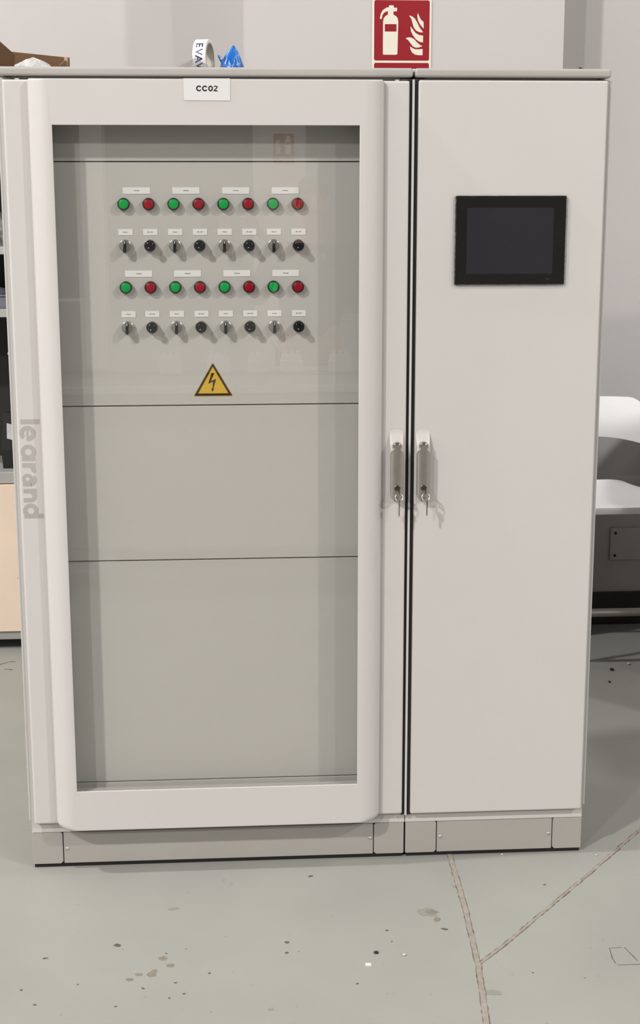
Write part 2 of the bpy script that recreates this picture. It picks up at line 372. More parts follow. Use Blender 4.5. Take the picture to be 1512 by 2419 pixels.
# name plate
np_ = MB().prism([(.4325, 1.9247), (.5400, 1.9243), (.5400, 1.9742), (.4321, 1.9742)], YD+.0002, YD-.0012).build('name_plate', 'labelwhite', A, smooth=False)
def cc02():
    mb = MB(); lay = [0]
    def Y_(): lay[0] += 1; return -.0002-lay[0]*4e-7
    def arc(cx, rx, rz, wd, a0, a1, n=28):
        for i in range(n):
            t0, t1 = [math.radians(a0+(a1-a0)*k/n) for k in (i, i+1)]
            mb.prism([(cx+rx*math.cos(t0), rz*math.sin(t0)), (cx+rx*math.cos(t1), rz*math.sin(t1)), (cx+(rx-wd)*math.cos(t1), (rz-wd)*math.sin(t1)), (cx+(rx-wd)*math.cos(t0), (rz-wd)*math.sin(t0))], 0, Y_())
    arc(-.0184, .0066, .0066, .0032, 32, 328); arc(-.0046, .0066, .0066, .0032, 32, 328); arc(.0086, .0055, .0066, .0031, 0, 360)
    mb.prism([(.0150, -.0064), (.0250, -.0064), (.0250, -.0040), (.0189, -.0040), (.0222, -.0010), (.0240, .0006), (.0250, .0026), (.0223, .0032), (.0216, .0016), (.0195, -.0004), (.0162, -.0034)], 0, Y_())
    for i in range(18):
        t0, t1 = [math.radians(-8+176*k/18) for k in (i, i+1)]; c, o, q = (.0202, .0027), .0049, .0023
        mb.prism([(c[0]+o*math.cos(t0), c[1]+.0037*math.sin(t0)), (c[0]+o*math.cos(t1), c[1]+.0037*math.sin(t1)), (c[0]+q*math.cos(t1), c[1]+.0014*math.sin(t1)), (c[0]+q*math.cos(t0), c[1]+.0014*math.sin(t0))], 0, Y_())
    return mb.mesh('lettering', 'ink', False)
link('lettering', cc02(), np_, (.4862, YD-.0012, 1.9517))
for x in (.0455, .9355): MB().box(x-.005, x+.005, -.016, -.008, 1.9732, 1.9762, .001).build('door_clip', 'cab', A)
# body
def body(mb, x0, x1, d):
    mb.box(x0, x0+.028, 0, .045, .0902, 1.979).box(x1-.028, x1, 0, .045, .0902, 1.979)      # posts
    mb.box(x0+.0281, x1-.0281, .0003, .045, .0902, .130).box(x0+.0281, x1-.0281, .004, .045, 1.955, 1.981)
    mb.box(x0, x0+.028, d-.045, d, .0902, 1.979).box(x1-.028, x1, d-.045, d, .0902, 1.979)
    mb.box(x0+.001, x1-.001, .0455, d-.0455, .0904, .0962)
    return mb
body(MB(), .001, .974, .53).build('frame', 'cab', A, smooth=False)
MB().box(.03, .945, .518, .528, .1, 1.975).build('back_panel', 'cab', A, smooth=False)
MB().box(-.0055, .0005, .004, .528, .123, 1.9765, .0015).build('side_panel', 'cab', A)
for z in (1.333, .770, .262): MB().lathe([(.0035, 0), (.0035, -.0025), (.002, -.0035)], 12, 'x', (-.0055, .018, z)).build('side_screw', 'screw', A)
PY = .023
KX = (PY+3.628)/(.035+3.628)
fx = lambda x: .5075+(x-.5075)*KX
fz = lambda z: 1.7006+(z-1.7006)*KX
for z0, z1 in ((1.7897, 1.952), (1.2002, 1.7872), (.8057, 1.1977), (.2120, .8032), (.132, .2095)):
    MB().box(.030, .945, PY, PY+.012, fz(z0), fz(z1), .0012, 1).build('inner_plate', 'plate', A)
MB().box(.030, .945, PY+.010, PY+.016, .132, 1.95).build('plate_backing', 'gap', A, smooth=False)
MB().box(.0015, .9735, -.020, .54, 1.9815, 2.0026, .0065, 4).build('roof', 'roofpaint', A)
MB().box(.9625, .9712, -.010, -.0005, .116, 1.977).build('door_seal', 'gasket', A, smooth=False)
# plinth
def plinth(root, x0, s0, s1, x1, screws):
    MB().box(x0+.004, x1-.004, .004, .51, FLOOR, .0885).build('plinth_core', 'gap', root, smooth=False)
    def ch(xa, xb, side):                                    # corner block, chamfered towards the panel
        z0, z1, c, r = .0015, .0890, .006, .002
        if side < 0: pts = [(xa+r, z0), (xb-c, z0), (xb, z0+c), (xb, z1-c*.7), (xb-c*.7, z1), (xa+r, z1), (xa, z1-r), (xa, z0+r)]
        else: pts = [(xa+c, z0), (xb-r, z0), (xb, z0+r), (xb, z1-r), (xb-r, z1), (xa+c*.7, z1), (xa, z1-c*.7), (xa, z0+c)]
        return MB().prism(pts, .08, 0, .0022)
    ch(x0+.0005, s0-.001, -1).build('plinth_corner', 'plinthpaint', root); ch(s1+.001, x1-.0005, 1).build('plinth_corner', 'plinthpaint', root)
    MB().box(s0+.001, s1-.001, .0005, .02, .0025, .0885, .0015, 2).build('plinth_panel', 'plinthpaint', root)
    for xa in (x0+.0008, x1-.0032): MB().box(xa, xa+.0024, .081, .509, .0025, .0885).build('plinth_side', 'plinthpaint', root, smooth=False)
    for sx, sz in screws:
        sc_ = MB().lathe([(.0042, .0006), (.0042, -.0008), (.0030, -.0018), (.0018, -.0018), (.0014, -.0008)], 16, 'y', (sx, 0, sz)).build('plinth_screw', 'screw', root)
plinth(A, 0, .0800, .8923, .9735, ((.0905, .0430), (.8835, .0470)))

# --- controls on the second inner plate (the parts of the left cabinet)
CX = [fx(.2812+.0599*i) for i in range(8)]
ORD = ['first', 'second', 'third', 'fourth', 'fifth', 'sixth', 'seventh', 'last']
me_bez = MB().lathe([(.0150, 0), (.0150, -.0110), (.0138, -.0150), (.0122, -.0155), (.0116, -.0140)], 40).mesh('pilot_light', 'blackplastic')
def lens_mesh(c): return MB().lathe([(.0119, -.010), (.0119, -.0142), (.0108, -.0152), (.0075, -.0161), (.004, -.0164), (.0008, -.0165)], 36).mesh('lens', c)
lens = {'green': lens_mesh('green'), 'red': lens_mesh('red')}
me_sel = MB().lathe([(.0152, 0), (.0152, -.0070), (.0146, -.0096), (.0132, -.0104), (.0122, -.0092)], 40).mesh('selector_switch', 'ringgrey')
me_seldisc = MB().lathe([(.0123, -.006), (.0123, -.0105), (.0112, -.0120), (.0008, -.0122)], 36).mesh('disc', 'discgrey')
def knob():
    mb = MB(); rows = []
    for z, hw, y in ((-.0165, .0022, -.021), (-.0160, .0034, -.0225), (-.0135, .0038, -.0260), (-.006, .0036, -.0275), (.004, .0033, -.0275), (.0100, .0031, -.0255), (.0118, .0024, -.0225)):
        rows.append([(-hw, -.0112, z), (-hw, y+.0012, z), (-hw*.7, y, z), (hw*.7, y, z), (hw, y+.0012, z), (hw, -.0112, z)])
    return mb.loft(rows, True, True, True).mesh('knob', 'knobblack')
me_knob = knob()
me_mark = MB().box(-.0011, .0011, -.0279, -.0255, .0052, .0108, .0003, 1).mesh('pointer_mark', 'labelwhite')
me_pot = MB().lathe([(.0152, 0), (.0152, -.0060), (.0145, -.0086), (.0128, -.0092)], 40).mesh('potentiometer', 'ringgrey')
me_dial = MB().lathe([(.0136, -.0085), (.0138, -.0170), (.0131, -.0186), (.0098, -.0190), (.0086, -.0196), (.0080, -.0345), (.0070, -.0358), (.0008, -.0360)], 40).mesh('dial', 'knobblack')
def grads():
    mb = MB()
    for i in range(11):
        t = math.radians(-130+26*i); c, s_ = math.sin(t), math.cos(t)
        mb.box(.0115*c-.00035, .0115*c+.00035, -.0192, -.0186, .0115*s_-.00035, .0115*s_+.00035)
    return mb
me_grad = grads().mesh('scale_marks', 'inkgrey', False)
me_dot = MB().lathe([(.0012, -.0355), (.0012, -.0363), (.0006, -.0364)], 12, 'y', (-.0022, 0, -.0042)).mesh('marker_dot', 'labelwhite')
for rname, z, rz in (('upper', fz(1.6888), fz(1.590)), ('lower', fz(1.4902), fz(1.3934))):
    for i, x in enumerate(CX):
        c = 'green' if i % 2 == 0 else 'red'
        b = link('pilot_light', me_bez, A, (x, PY, z)); b['label'] = f'{c} pilot light in black bezel, {ORD[i]} from the left in the {rname} row'
        l = link('lens', lens[c], b, (x, PY, z)); l['label'] = f'round {c} lens'
        if i % 2 == 0:
            b = link('selector_switch', me_sel, A, (x+.0012, PY, rz)); b['label'] = f'chrome selector switch with black lever, {rname} row, {["first","second","third","last"][i//2]} from the left'
            link('disc', me_seldisc, b, (x+.0012, PY, rz))
            k = link('knob', me_knob, b, (x+.0012, PY, rz), (0, math.radians([2.5, 1, -1, 0][i//2]), 0)); k['label'] = 'black selector lever'
            link('pointer_mark', me_mark, b, (x+.0012, PY, rz))
        else:
            b = link('potentiometer', me_pot, A, (x+.0012, PY, rz)); b['label'] = f'black dial knob on chrome ring, {rname} row, {["first","second","third","last"][i//2]} from the left'
            k = link('dial', me_dial, b, (x+.0012, PY, rz)); k['label'] = 'glossy black dial'
            link('scale_marks', me_grad, b, (x+.0012, PY, rz)); link('marker_dot', me_dot, b, (x+.0012, PY, rz))
me_big = MB().box(-.0327, .0327, -.0010, 0, -.0077, .0077).mesh('identification_label', 'labelinner', False)
me_sml = MB().box(-.0173, .0173, -.0010, 0, -.0074, .0074).mesh('identification_label', 'labelinner', False)
tcache = {}
def txt(s_):
    if s_ not in tcache: tcache[s_] = fit_text(s_, .0135 if len(s_) > 5 else .0108, .0030, bold=0.0, extrude=0.0002)
    return tcache[s_]
BIG = {fz(1.7205): ['VTM-01', 'VMM-01', 'VTN-02', 'VTN-03'], fz(1.5228): ['VTM-04', 'VMM-04', 'VTN-05', 'VTN-06']}
for z, names in BIG.items():
    for q, (x, n) in enumerate(zip((fx(.3124), fx(.4311), fx(.5512), fx(.6707)), names)):
        b = link('identification_label', me_big, A, (x, PY, z), (0, math.radians(random.uniform(-.4, .4)), 0)); b['label'] = f'long white label strip, {["first", "second", "third", "last"][q]} from the left over the {"upper" if z > 1.6 else "lower"} lamps'
        link('lettering', txt(n), b, (x, PY-.0011, z))
for z in (fz(1.6224), fz(1.4250)):
    for i, x in enumerate(CX):
        xx = x+.0022+(0.002 if (z < 1.5 and i == 0) else 0)
        b = link('identification_label', me_sml, A, (xx, PY, z), (0, math.radians(random.uniform(-.4, .4)), 0)); b['label'] = f'short white label, {ORD[i]} from the left in the {"upper" if z > 1.5 else "lower"} knob row'
        link('lettering', txt('M-0-A' if i % 2 == 0 else '0V-10V'), b, (xx, PY-.0011, z))
# warning triangle
def tri(cx, zb, zt, hw, r, k=5):
    pts = [(cx+hw, zb), (cx, zt), (cx-hw, zb)]; out = []
    for i in range(3):
        p = Vector(pts[i]); a = (Vector(pts[i-1])-p).normalized(); b = (Vector(pts[(i+1) % 3])-p).normalized()
        q0 = p+a*r*1.7; q1 = p+b*r*1.7
        for j in range(k+1):
            t = j/k; out.append(tuple((1-t)**2*q0+2*t*(1-t)*p+t*t*q1))
    return out
wx = fx(.4890)
ws = MB().prism(tri(wx, fz(1.2208), fz(1.3062), .0496, .0030), PY, PY-.0006).build('warning_sign', 'yellow', A, smooth=False); ws['label'] = 'yellow triangle high voltage sign with black bolt'
o_, i_ = tri(wx, fz(1.2225), fz(1.3040), .0472, .0022), tri(wx, fz(1.2284), fz(1.2945), .0372, .0004)
mb = MB(); mb.loft([[(x, PY-.0005, z) for x, z in o_], [(x, PY-.0009, z) for x, z in o_], [(x, PY-.0009, z) for x, z in i_], [(x, PY-.0005, z) for x, z in i_]]); mb.build('border', 'signblack', ws, smooth=False)
def bp(u, v): return (fx(.4409+(u-228)*.0000926), fz(1.3044-(v-190)*.0000905))
MB().prism([bp(*p) for p in ((708,470),(785,470),(690,693),(830,630),(752,903),(780,890),(722,992),(698,878),(728,898),(748,708),(618,760))], PY-.0005, PY-.0010).build('bolt_symbol', 'signblack', ws, smooth=False)

# --- handles
def handle(root, cx, name_label):
    hz0, hz1, hw = .9655, 1.1425, .0172
    rows = []
    for i in range(30):
        t = i/29; z = hz0+(hz1-hz0)*t
        q = max(0, (z-1.088)/(hz1-1.088)); dpt = .020*(.5+.5*math.cos(q*PI))*.97+.0006
        wv = hw*(1-max(0, (hz0+.012-z)/.012)**2*.45) if z < hz0+.012 else hw
        zs = lambda u: z-.0065*u*u*max(0, (q-.4)/.6)**2
        r = [(cx-wv, -.0195, zs(1))]
        for u in (-1, -.96, -.88, -.72, -.5, -.25, 0, .25, .5, .72, .88, .96, 1):
            r.append((cx+wv*u, -.020-dpt*(.62+.38*math.sqrt(max(0, 1-u*u*.98))), zs(u)))
        r.append((cx+wv, -.0195, zs(1))); rows.append(r)
    h = MB().loft(rows, True, True, True).build('door_handle', 'cab', root); h['label'] = name_label
    rows = []
    for z, wv in ((.9690, .0085), (.9705, .0118), (.9735, .0142), (.9785, .0160), (.990, .0163), (1.060, .0163), (1.080, .0162), (1.0855, .0155), (1.0895, .0132), (1.0920, .0098), (1.0945, .0072), (1.100, .0070), (1.1035, .0068), (1.1050, .0060)):
        r = []
        for u in (-1, -.96, -.8, -.55, -.28, 0, .28, .55, .8, .96, 1):
            xx = wv*u; yy = -.0405-.0055*math.sqrt(max(0, 1-(xx/.0166)**2)) - (0 if abs(u) == 1 else .0012)
            r.append((cx+xx, yy, z))
        r = [(cx-wv, -.032, z)]+r+[(cx+wv, -.032, z)]
        rows.append(r)
    lv = MB().loft(rows, True, True, True).build('lever', 'satin', h); lv['label'] = 'brushed metal swing lever'
    MB().lathe([(.0118, -.034), (.0118, -.0415), (.0108, -.0432), (.0088, -.0425), (.0062, -.0405), (.001, -.0400)], 32, 'y', (cx, 0, 1.1010)).build('push_button', 'chrome', h)
    MB().lathe([(.0080, -.044), (.0080, -.0490), (.0070, -.0498), (.0052, -.0488), (.001, -.0486)], 28, 'y', (cx, 0, .9975)).build('lock_cylinder', 'satindark', h)
    return h
handle(A, .9408, 'swing handle with metal lever on the glass door')

def key_set(cx, label, tilt):
    t = thing('key_set', label, 'keys', (cx, -.052, .93), 'keys hanging in the door locks')
    # key in the lock: blade into the cylinder, bow turned edge-on
    mb = MB().box(cx-.0009, cx+.0009, -.066, -.0455, .9955, .9995); mb.lathe([(.0045, -.0008), (.0072, -.0008), (.0072, .0008), (.0045, .0008), (.0045, -.0008)], 20, 'x', (cx+.001, -.067, .9925), cap=False)
    mb.build('lock_key', 'satindark', t)
    rc = Vector((cx+.001+tilt*.15, -.0645, .9775)); pts = []
    for i in range(24):
        a = 2*PI*i/24; pts.append(tuple(rc+Vector((math.cos(a)*.0094, math.sin(a)*.0028, math.sin(a)*.0094))))
    MB().tube(pts, .0010, 8, closed=True).build('key_ring', 'chrome', t)
    x = cx+.0022+tilt
    mb = MB()
    # hanging key, nearly edge-on to the viewer
    prof = ((-.0085, .9660), (-.0100, .9600), (-.0085, .9540), (-.0030, .9500), (-.0030, .9325), (.0010, .9290), (.0030, .9330), (.0030, .9500), (.0085, .9540), (.0100, .9600), (.0085, .9660), (0, .9700))
    a = [(x-.0009, -.0600+p*.92, z) for p, z in prof]; b = [(x+.0009+.0002*(1 if tilt else 0), -.0600+p*.92, z) for p, z in prof]
    mb.loft([a, b], True, True, True).build('hanging_key', 'satindark', t, smooth=False)
key_set(.9425, 'steel keys on a ring in the glass door handle', 0.0)

# ------------------------------------------------------------------ right cabinet
B = thing('electrical_cabinet', 'narrow light grey electrical cabinet with black touch screen in its door', 'cabinet', (1.2125, 0.26, FLOOR))
MB().box(.9867, 1.4420, -.020, -.001, .1205, 1.9755, .0045, 3).build('door', 'cab', B)
body(MB(), .976, 1.449, .53).build('frame', 'cab', B, smooth=False)
MB().box(1.00, 1.43, .518, .528, .1, 1.975).build('back_panel', 'cab', B, smooth=False)
MB().box(1.4495, 1.4560, .002, .528, .125, 1.9765, .0015).build('side_panel', 'cab', B)
for z in (1.832, 1.322, .790, .262): MB().lathe([(.0035, 0), (.0035, .0025), (.002, .0035)], 12, 'x', (1.4560, .018, z)).build('side_screw', 'screw', B)
MB().box(.9772, 1.4490, -.020, .54, 1.9815, 2.0026, .0065, 4).build('roof', 'roofpaint', B)
MB().box(.9722, .9778, -.0155, -.0005, .116, 1.977, .001).build('centre_strip', 'cab', B)
MB().box(.9778, .9890, -.010, -.0005, .116, 1.977).build('door_seal', 'gasket', B, smooth=False)
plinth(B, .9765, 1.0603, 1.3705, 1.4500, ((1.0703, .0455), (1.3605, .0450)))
MB().lathe([(.009, .0), (.009, .012), (.006, .017), (.001, .018)], 6, 'z', (1.472-.06, .15, 2.0026)).lathe([(.013, 0), (.013, .003), (.009, .0031)], 20, 'z', (1.412, .15, 2.0026)).build('roof_bolt', 'satindark', B)
handle(B, 1.0068, 'swing handle with metal lever on the plain narrow door')
key_set(1.0085, 'steel keys on a ring in the narrow door handle', .0032)
# touch panel
hx0, hx1, hz0, hz1 = 1.0782, 1.3490, 1.4950, 1.7072
tp = MB().box(hx0, hx1, -.0275, -.0199, hz0, hz1, .003, 3).build('touch_panel', 'bezel', B); tp['label'] = 'black framed touch screen panel, switched off'
MB().box(1.1062, 1.3183, -.0279, -.0270, 1.5214, 1.6788).build('screen', 'screen', tp, smooth=False)
MB().box(1.3035, 1.3115, -.0277, -.0270, 1.5085, 1.5090).build('print_mark', 'inkgrey', tp, smooth=False)
def film():
    mb = MB(); N_ = 120; rings = [[], [], []]
    random.seed(3)
    for i in range(N_):
        u = i/N_*4; side = int(u); f = u-side
        if side == 0: p = (hx0+(hx1-hx0)*f, hz0); nrm = (0, -1); wdt = .0045
        elif side == 1: p = (hx1, hz0+(hz1-hz0)*f); nrm = (1, 0); wdt = .0075
        elif side == 2: p = (hx1-(hx1-hx0)*f, hz1); nrm = (0, 1); wdt = .0025
        else: p = (hx0, hz1-(hz1-hz0)*f); nrm = (-1, 0); wdt = .0050
        j = lambda a: random.uniform(-a, a)
        rings[0].append((p[0]-nrm[0]*.002, -.0285+j(.0004), p[1]-nrm[1]*.002))
        rings[1].append((p[0]+nrm[0]*wdt*.5, -.0275+j(.0016), p[1]+nrm[1]*wdt*.5))
        rings[2].append((p[0]+nrm[0]*(wdt+j(.001)), -.0225+j(.001), p[1]+nrm[1]*(wdt+j(.001))))
    return mb.loft(rings)
film().build('protective_film', 'film', tp, smooth=False)

# ------------------------------------------------------------------ things on the roof
ROOF = 2.0026
def cardboard_box():
    t = thing('cardboard_box', 'open brown cardboard box on the roof, far left', 'box', (.033, .30, ROOF), None)
    bx0, bx1, by0, by1 = -.062, .128, .17, .42
    b = MB(); b.box(bx0, bx1, by0, by1, ROOF, ROOF+.004); b.build('base', 'cardboard', t, smooth=False)
    def wall(pts, axis, c, th, name='side_wall', m_='cardboard'):
        mb = MB()
        if axis == 'y': mb.prism(pts, c+th, c)
        else:
            a = [(c, u, v) for u, v in pts]; bb = [(c+th, u, v) for u, v in pts]; mb.loft([a, bb], True, True, True)
        return mb.build(name, m_, t, smooth=False)
    wall([(bx0, ROOF+.004), (bx1, ROOF+.004), (bx1, 2.0617), (.113, 2.0622), (-.0135, 2.0745), (bx0, 2.078)], 'y', by1-.004, .004)
    wall([(bx0, ROOF+.004), (bx1, ROOF+.004), (bx1, 2.018), (bx0, 2.018)], 'y', by0, .004)
    wall([(by0+.005, ROOF+.004), (by1-.005, ROOF+.004), (by1-.005, 2.060), (by1-.06, 2.052), (by0+.005, 2.022)], 'x', bx1-.004, .004)
    wall([(by0+.005, ROOF+.004), (by1-.005, ROOF+.004), (by1-.005, 2.078), (by0+.005, 2.05)], 'x', bx0, .004)
    # torn end with a pale edge
    MB().box(bx1-.0045, bx1+.004, by1-.10, by1-.094, ROOF+.004, 2.0535).build('torn_edge', 'cardedge', t, smooth=False)
    # inner flap folded up at the left
    fl = MB().loft([[(-.0240, .215, ROOF+.006), (-.0245, .215, 2.0838), (.0010, .255, 2.060), (.0075, .262, 2.0535), (.0040, .262, ROOF+.006)],
                    [(-.0270, .218, ROOF+.006), (-.0275, .218, 2.0838), (-.0020, .258, 2.060), (.0045, .265, 2.0535), (.0010, .265, ROOF+.006)]], True, True, True)
    fl.build('flap', 'cardboard', t, smooth=False)
    MB().box(-.055, -.0285, .208, .212, ROOF+.006, 2.094).build('flap', 'cardedge', t, smooth=False)
cardboard_box()
def crumple(cx, cy, z0, rx, ry, h, seed, n=26, k=9, amp=.18, peak=1.0):
    """a crumpled soft lump standing on z0"""
    rnd = random.Random(seed); rings = []
    ph = [rnd.uniform(0, 6.28) for _ in range(6)]
    for j in range(k):
        t = j/(k-1); r = math.cos(t*PI/2)**peak if j < k-1 else 0.03
        ring = []
        for i in range(n):
            a = 2*PI*i/n
            w_ = 1+amp*(math.sin(3*a+ph[0]+2*t)+.7*math.sin(5*a+ph[1]-3*t)+.6*math.sin(8*a+ph[2]+5*t))*(.4+.6*t)+rnd.uniform(-amp, amp)*.35
            ring.append((cx+rx*r*w_*math.cos(a), cy+ry*r*w_*math.sin(a), z0+h*t*(1+rnd.uniform(-.05, .05)*(j > 0))))
        rings.append(ring)
    return MB().loft(rings, True, True, True)
tag(crumple(.045, .32, ROOF+.0045, .062, .06, .044, 5, n=30, amp=.10, peak=.7).build('paper_wrapping', 'newsprint', None, smooth=False), 'crumpled grey newspaper inside the cardboard box', 'paper')
def tape_roll():
    c = Vector((.478, .25, ROOF+.0446)); t = thing('tape_roll', 'white packing tape roll with blue print, standing on the roof', 'tape', (c.x, c.y, ROOF))
    ro, ri, hw = .0445, .0365, .0165; ang = math.radians(-16)
    def rot(me): me.transform(Matrix.Rotation(ang, 4, 'Z')); return me
    me = rot(MB().lathe([(ri+.001, -hw), (ro, -hw), (ro, hw), (ri+.001, hw)], 64, 'x', cap=False).mesh('tape', 'tapewhite')); tp_ = link('tape', me, t, c)
    me = rot(MB().lathe([(ri+.0009, -hw-.0004), (ri+.0009, hw+.0004), (ri-.0018, hw+.0004), (ri-.0018, -hw-.0004), (ri+.0009, -hw-.0004)], 56, 'x', cap=False).mesh('core', 'tapecore')); link('core', me, t, c)
    for word, a0 in (('E', 38), ('V', 14), ('A', -8), ('V', -30)):
        me = text_mesh(word, .027, material='tapeink', bold=.0005, extrude=0.0)
        for v in me.vertices:                             # letters turned a quarter, wrapped round the roll
            u, q = v.co.z, -v.co.x
            th = math.radians(a0)+q/ro
            v.co = (u*.95, -(ro+.0003)*math.cos(th), (ro+.0003)*math.sin(th))
        rot(me); link('print', me, t, c)
tape_roll()
def blue_bag():
    rnd = random.Random(4); t = thing('blue_plastic_bag', 'knotted blue plastic bag beside the tape roll', 'bag', (.545, .25, ROOF))
    rings = []; prof = ((0, .0255, .546), (.012, .0280, .546), (.024, .0270, .5465), (.034, .0245, .547), (.044, .0205, .5480), (.054, .0150, .5500), (.063, .0095, .5515), (.070, .0048, .5525), (.0755, .0008, .5530))
    N_ = 26
    for j in range(N_):
        q = j/(N_-1)*(len(prof)-1); k0 = min(int(q), len(prof)-2); f = q-k0; z, rx, cx = [prof[k0][k]*(1-f)+prof[k0+1][k]*f for k in range(3)]
        ring = []
        for i in range(56):
            a = 2*PI*i/56; w_ = 1+.07*math.sin(3*a+z*40)+.06*math.sin(7*a-z*70+1)+.05*abs(math.sin(5*a+z*120))+.03*math.sin(17*a+z*160)
            ring.append((cx+rx*w_*math.cos(a), .25+rx*.7*w_*math.sin(a), ROOF+z+.0015*math.sin(6*a)*(1-z/.08)*(j > 0)))
        rings.append(ring)
    MB().loft(rings, True, True, True).build('bag_body', 'bluebag', t, angle=50)
    MB().tube([(.535, .245, ROOF+.012), (.527, .24, ROOF+.030), (.521, .238, ROOF+.040), (.5145, .237, ROOF+.0500)], [.007, .0042, .0045, .0030], 7).build('bag_tail', 'bluebag', t, smooth=False)
blue_bag()
tag(crumple(.458, .170, ROOF, .048, .020, .036, 11, amp=.25).build('plastic_wrap', 'film', None, smooth=False), 'clear crumpled plastic wrap around the tape roll', 'plastic wrap')
tag(crumple(.572, .30, ROOF, .012, .014, .047, 12, amp=.3).build('plastic_scrap', 'greybag', None, smooth=False), 'small grey plastic scrap behind the blue bag', 'plastic scrap')

# ------------------------------------------------------------------ shelving unit at the far left
SY0, SY1, SX0, SX1 = 1.95, 2.345, -1.16, -.215
U_ = thing('shelving_unit', 'grey shelving unit with pale wooden doors behind the wide cabinet', 'shelving unit', ((SX0+SX1)/2, (SY0+SY1)/2, FLOOR))
MB().box(SX0, SX1, SY0+.03, SY1, FLOOR, .030).build('plinth', 'gap', U_, smooth=False)
MB().box(SX0, SX1, SY0, SY1, .030, .0625, .002, 1).build('bottom_rail', 'shelfgrey', U_)
for x in (SX0, SX1-.02): MB().box(x, x+.02, SY0+.004, SY1, .0625, 1.93, .002, 1).build('side_panel', 'shelfgrey', U_)
MB().box(SX0+.02, SX1-.02, SY1-.012, SY1, .0625, 1.93).build('back_panel', 'shelfdark', U_, smooth=False)
for x in (SX0+.0205, SX1-.0305): MB().box(x, x+.010, SY0+.012, SY1-.013, .70, 1.90).build('inner_lining', 'shelfdark', U_, smooth=False)
MB().box(SX0, SX1, SY0-.002, SY1-.013, .6455, .6890, .002, 1).build('worktop', 'shelfgrey', U_)
for z0, z1 in ((1.2720, 1.3010), (1.5020, 1.5300), (1.905, 1.93)):
    MB().box(SX0+.021, SX1-.021, SY0+.002, SY1-.013, z0, z1, .002, 1).build('shelf', 'shelfgrey', U_)
xm_ = (SX0+SX1)/2
for x0, x1, hx in ((SX0+.003, xm_-.0015, xm_-.05), (xm_+.0015, SX1-.003, xm_+.05)):
    dr = MB().box(x0, x1, SY0-.012, SY0+.003, .0650, .6430, .0015, 1).build('cupboard_door', 'wood', U_); dr['label'] = 'pale wooden cupboard door'
    MB().box(hx-.006, hx+.006, SY0-.034, SY0-.012, .45, .56, .004, 2).build('door_pull', 'shelfgrey', dr)
MB().box(SX0+.02, SX1-.02, SY0+.0035, SY0+.02, .0625, .6455).build('cupboard_core', 'gap', U_, smooth=False)
# things on its shelves
tag(crumple(-.350, 2.08, 1.5305, .080, .075, .155, 21, amp=.14, peak=.6).build('plastic_bag', 'greybag', None, smooth=False), 'grey plastic bag of parts on the top open shelf', 'bag')
ty = thing('plastic_tray', 'dark grey plastic tray on the middle shelf', 'tray', (-.36, 2.10, 1.301))
MB().box(-.49, -.265, 2.00, 2.22, 1.3012, 1.345, .004).build('tray_body', 'traygrey', ty); MB().box(-.495, -.260, 1.995, 2.225, 1.345, 1.352, .002, 1).build('tray_rim', 'traygrey', ty)
tag(crumple(-.325, 2.10, 1.3525, .05, .05, .022, 22, amp=.12, peak=.7).build('plastic_packet', 'traygrey', None, smooth=False), 'grey packet lying in the plastic tray', 'packet')
bk = thing('black_component_bag', 'black packet with a white label on the worktop', 'bag', (-.285, 2.07, .689))
MB().loft([[(-.33, 2.03, .690), (-.256, 2.03, .690), (-.256, 2.11, .690), (-.33, 2.11, .690)], [(-.335, 2.035, .76), (-.256, 2.035, .76), (-.256, 2.10, .76), (-.335, 2.10, .76)], [(-.325, 2.06, .90), (-.256, 2.06, .90), (-.256, 2.085, .90), (-.325, 2.085, .90)]], True, True, True).build('packet', 'blackplastic', bk, smooth=False)
MB().loft([[(-.312, 2.0385, .805), (-.265, 2.0370, .790), (-.265, 2.0500, .850), (-.312, 2.0500, .862)], [(-.312, 2.0365, .805), (-.265, 2.0350, .790), (-.265, 2.0480, .850), (-.312, 2.0480, .862)]], True, True, True).build('packet_label', 'newsprint', bk, smooth=False)
tag(crumple(-.270, 1.99, .6895, .016, .018, .026, 25, amp=.2).build('metal_fitting', 'chrome', None, smooth=False), 'small bright metal fitting on the worktop', 'fitting')

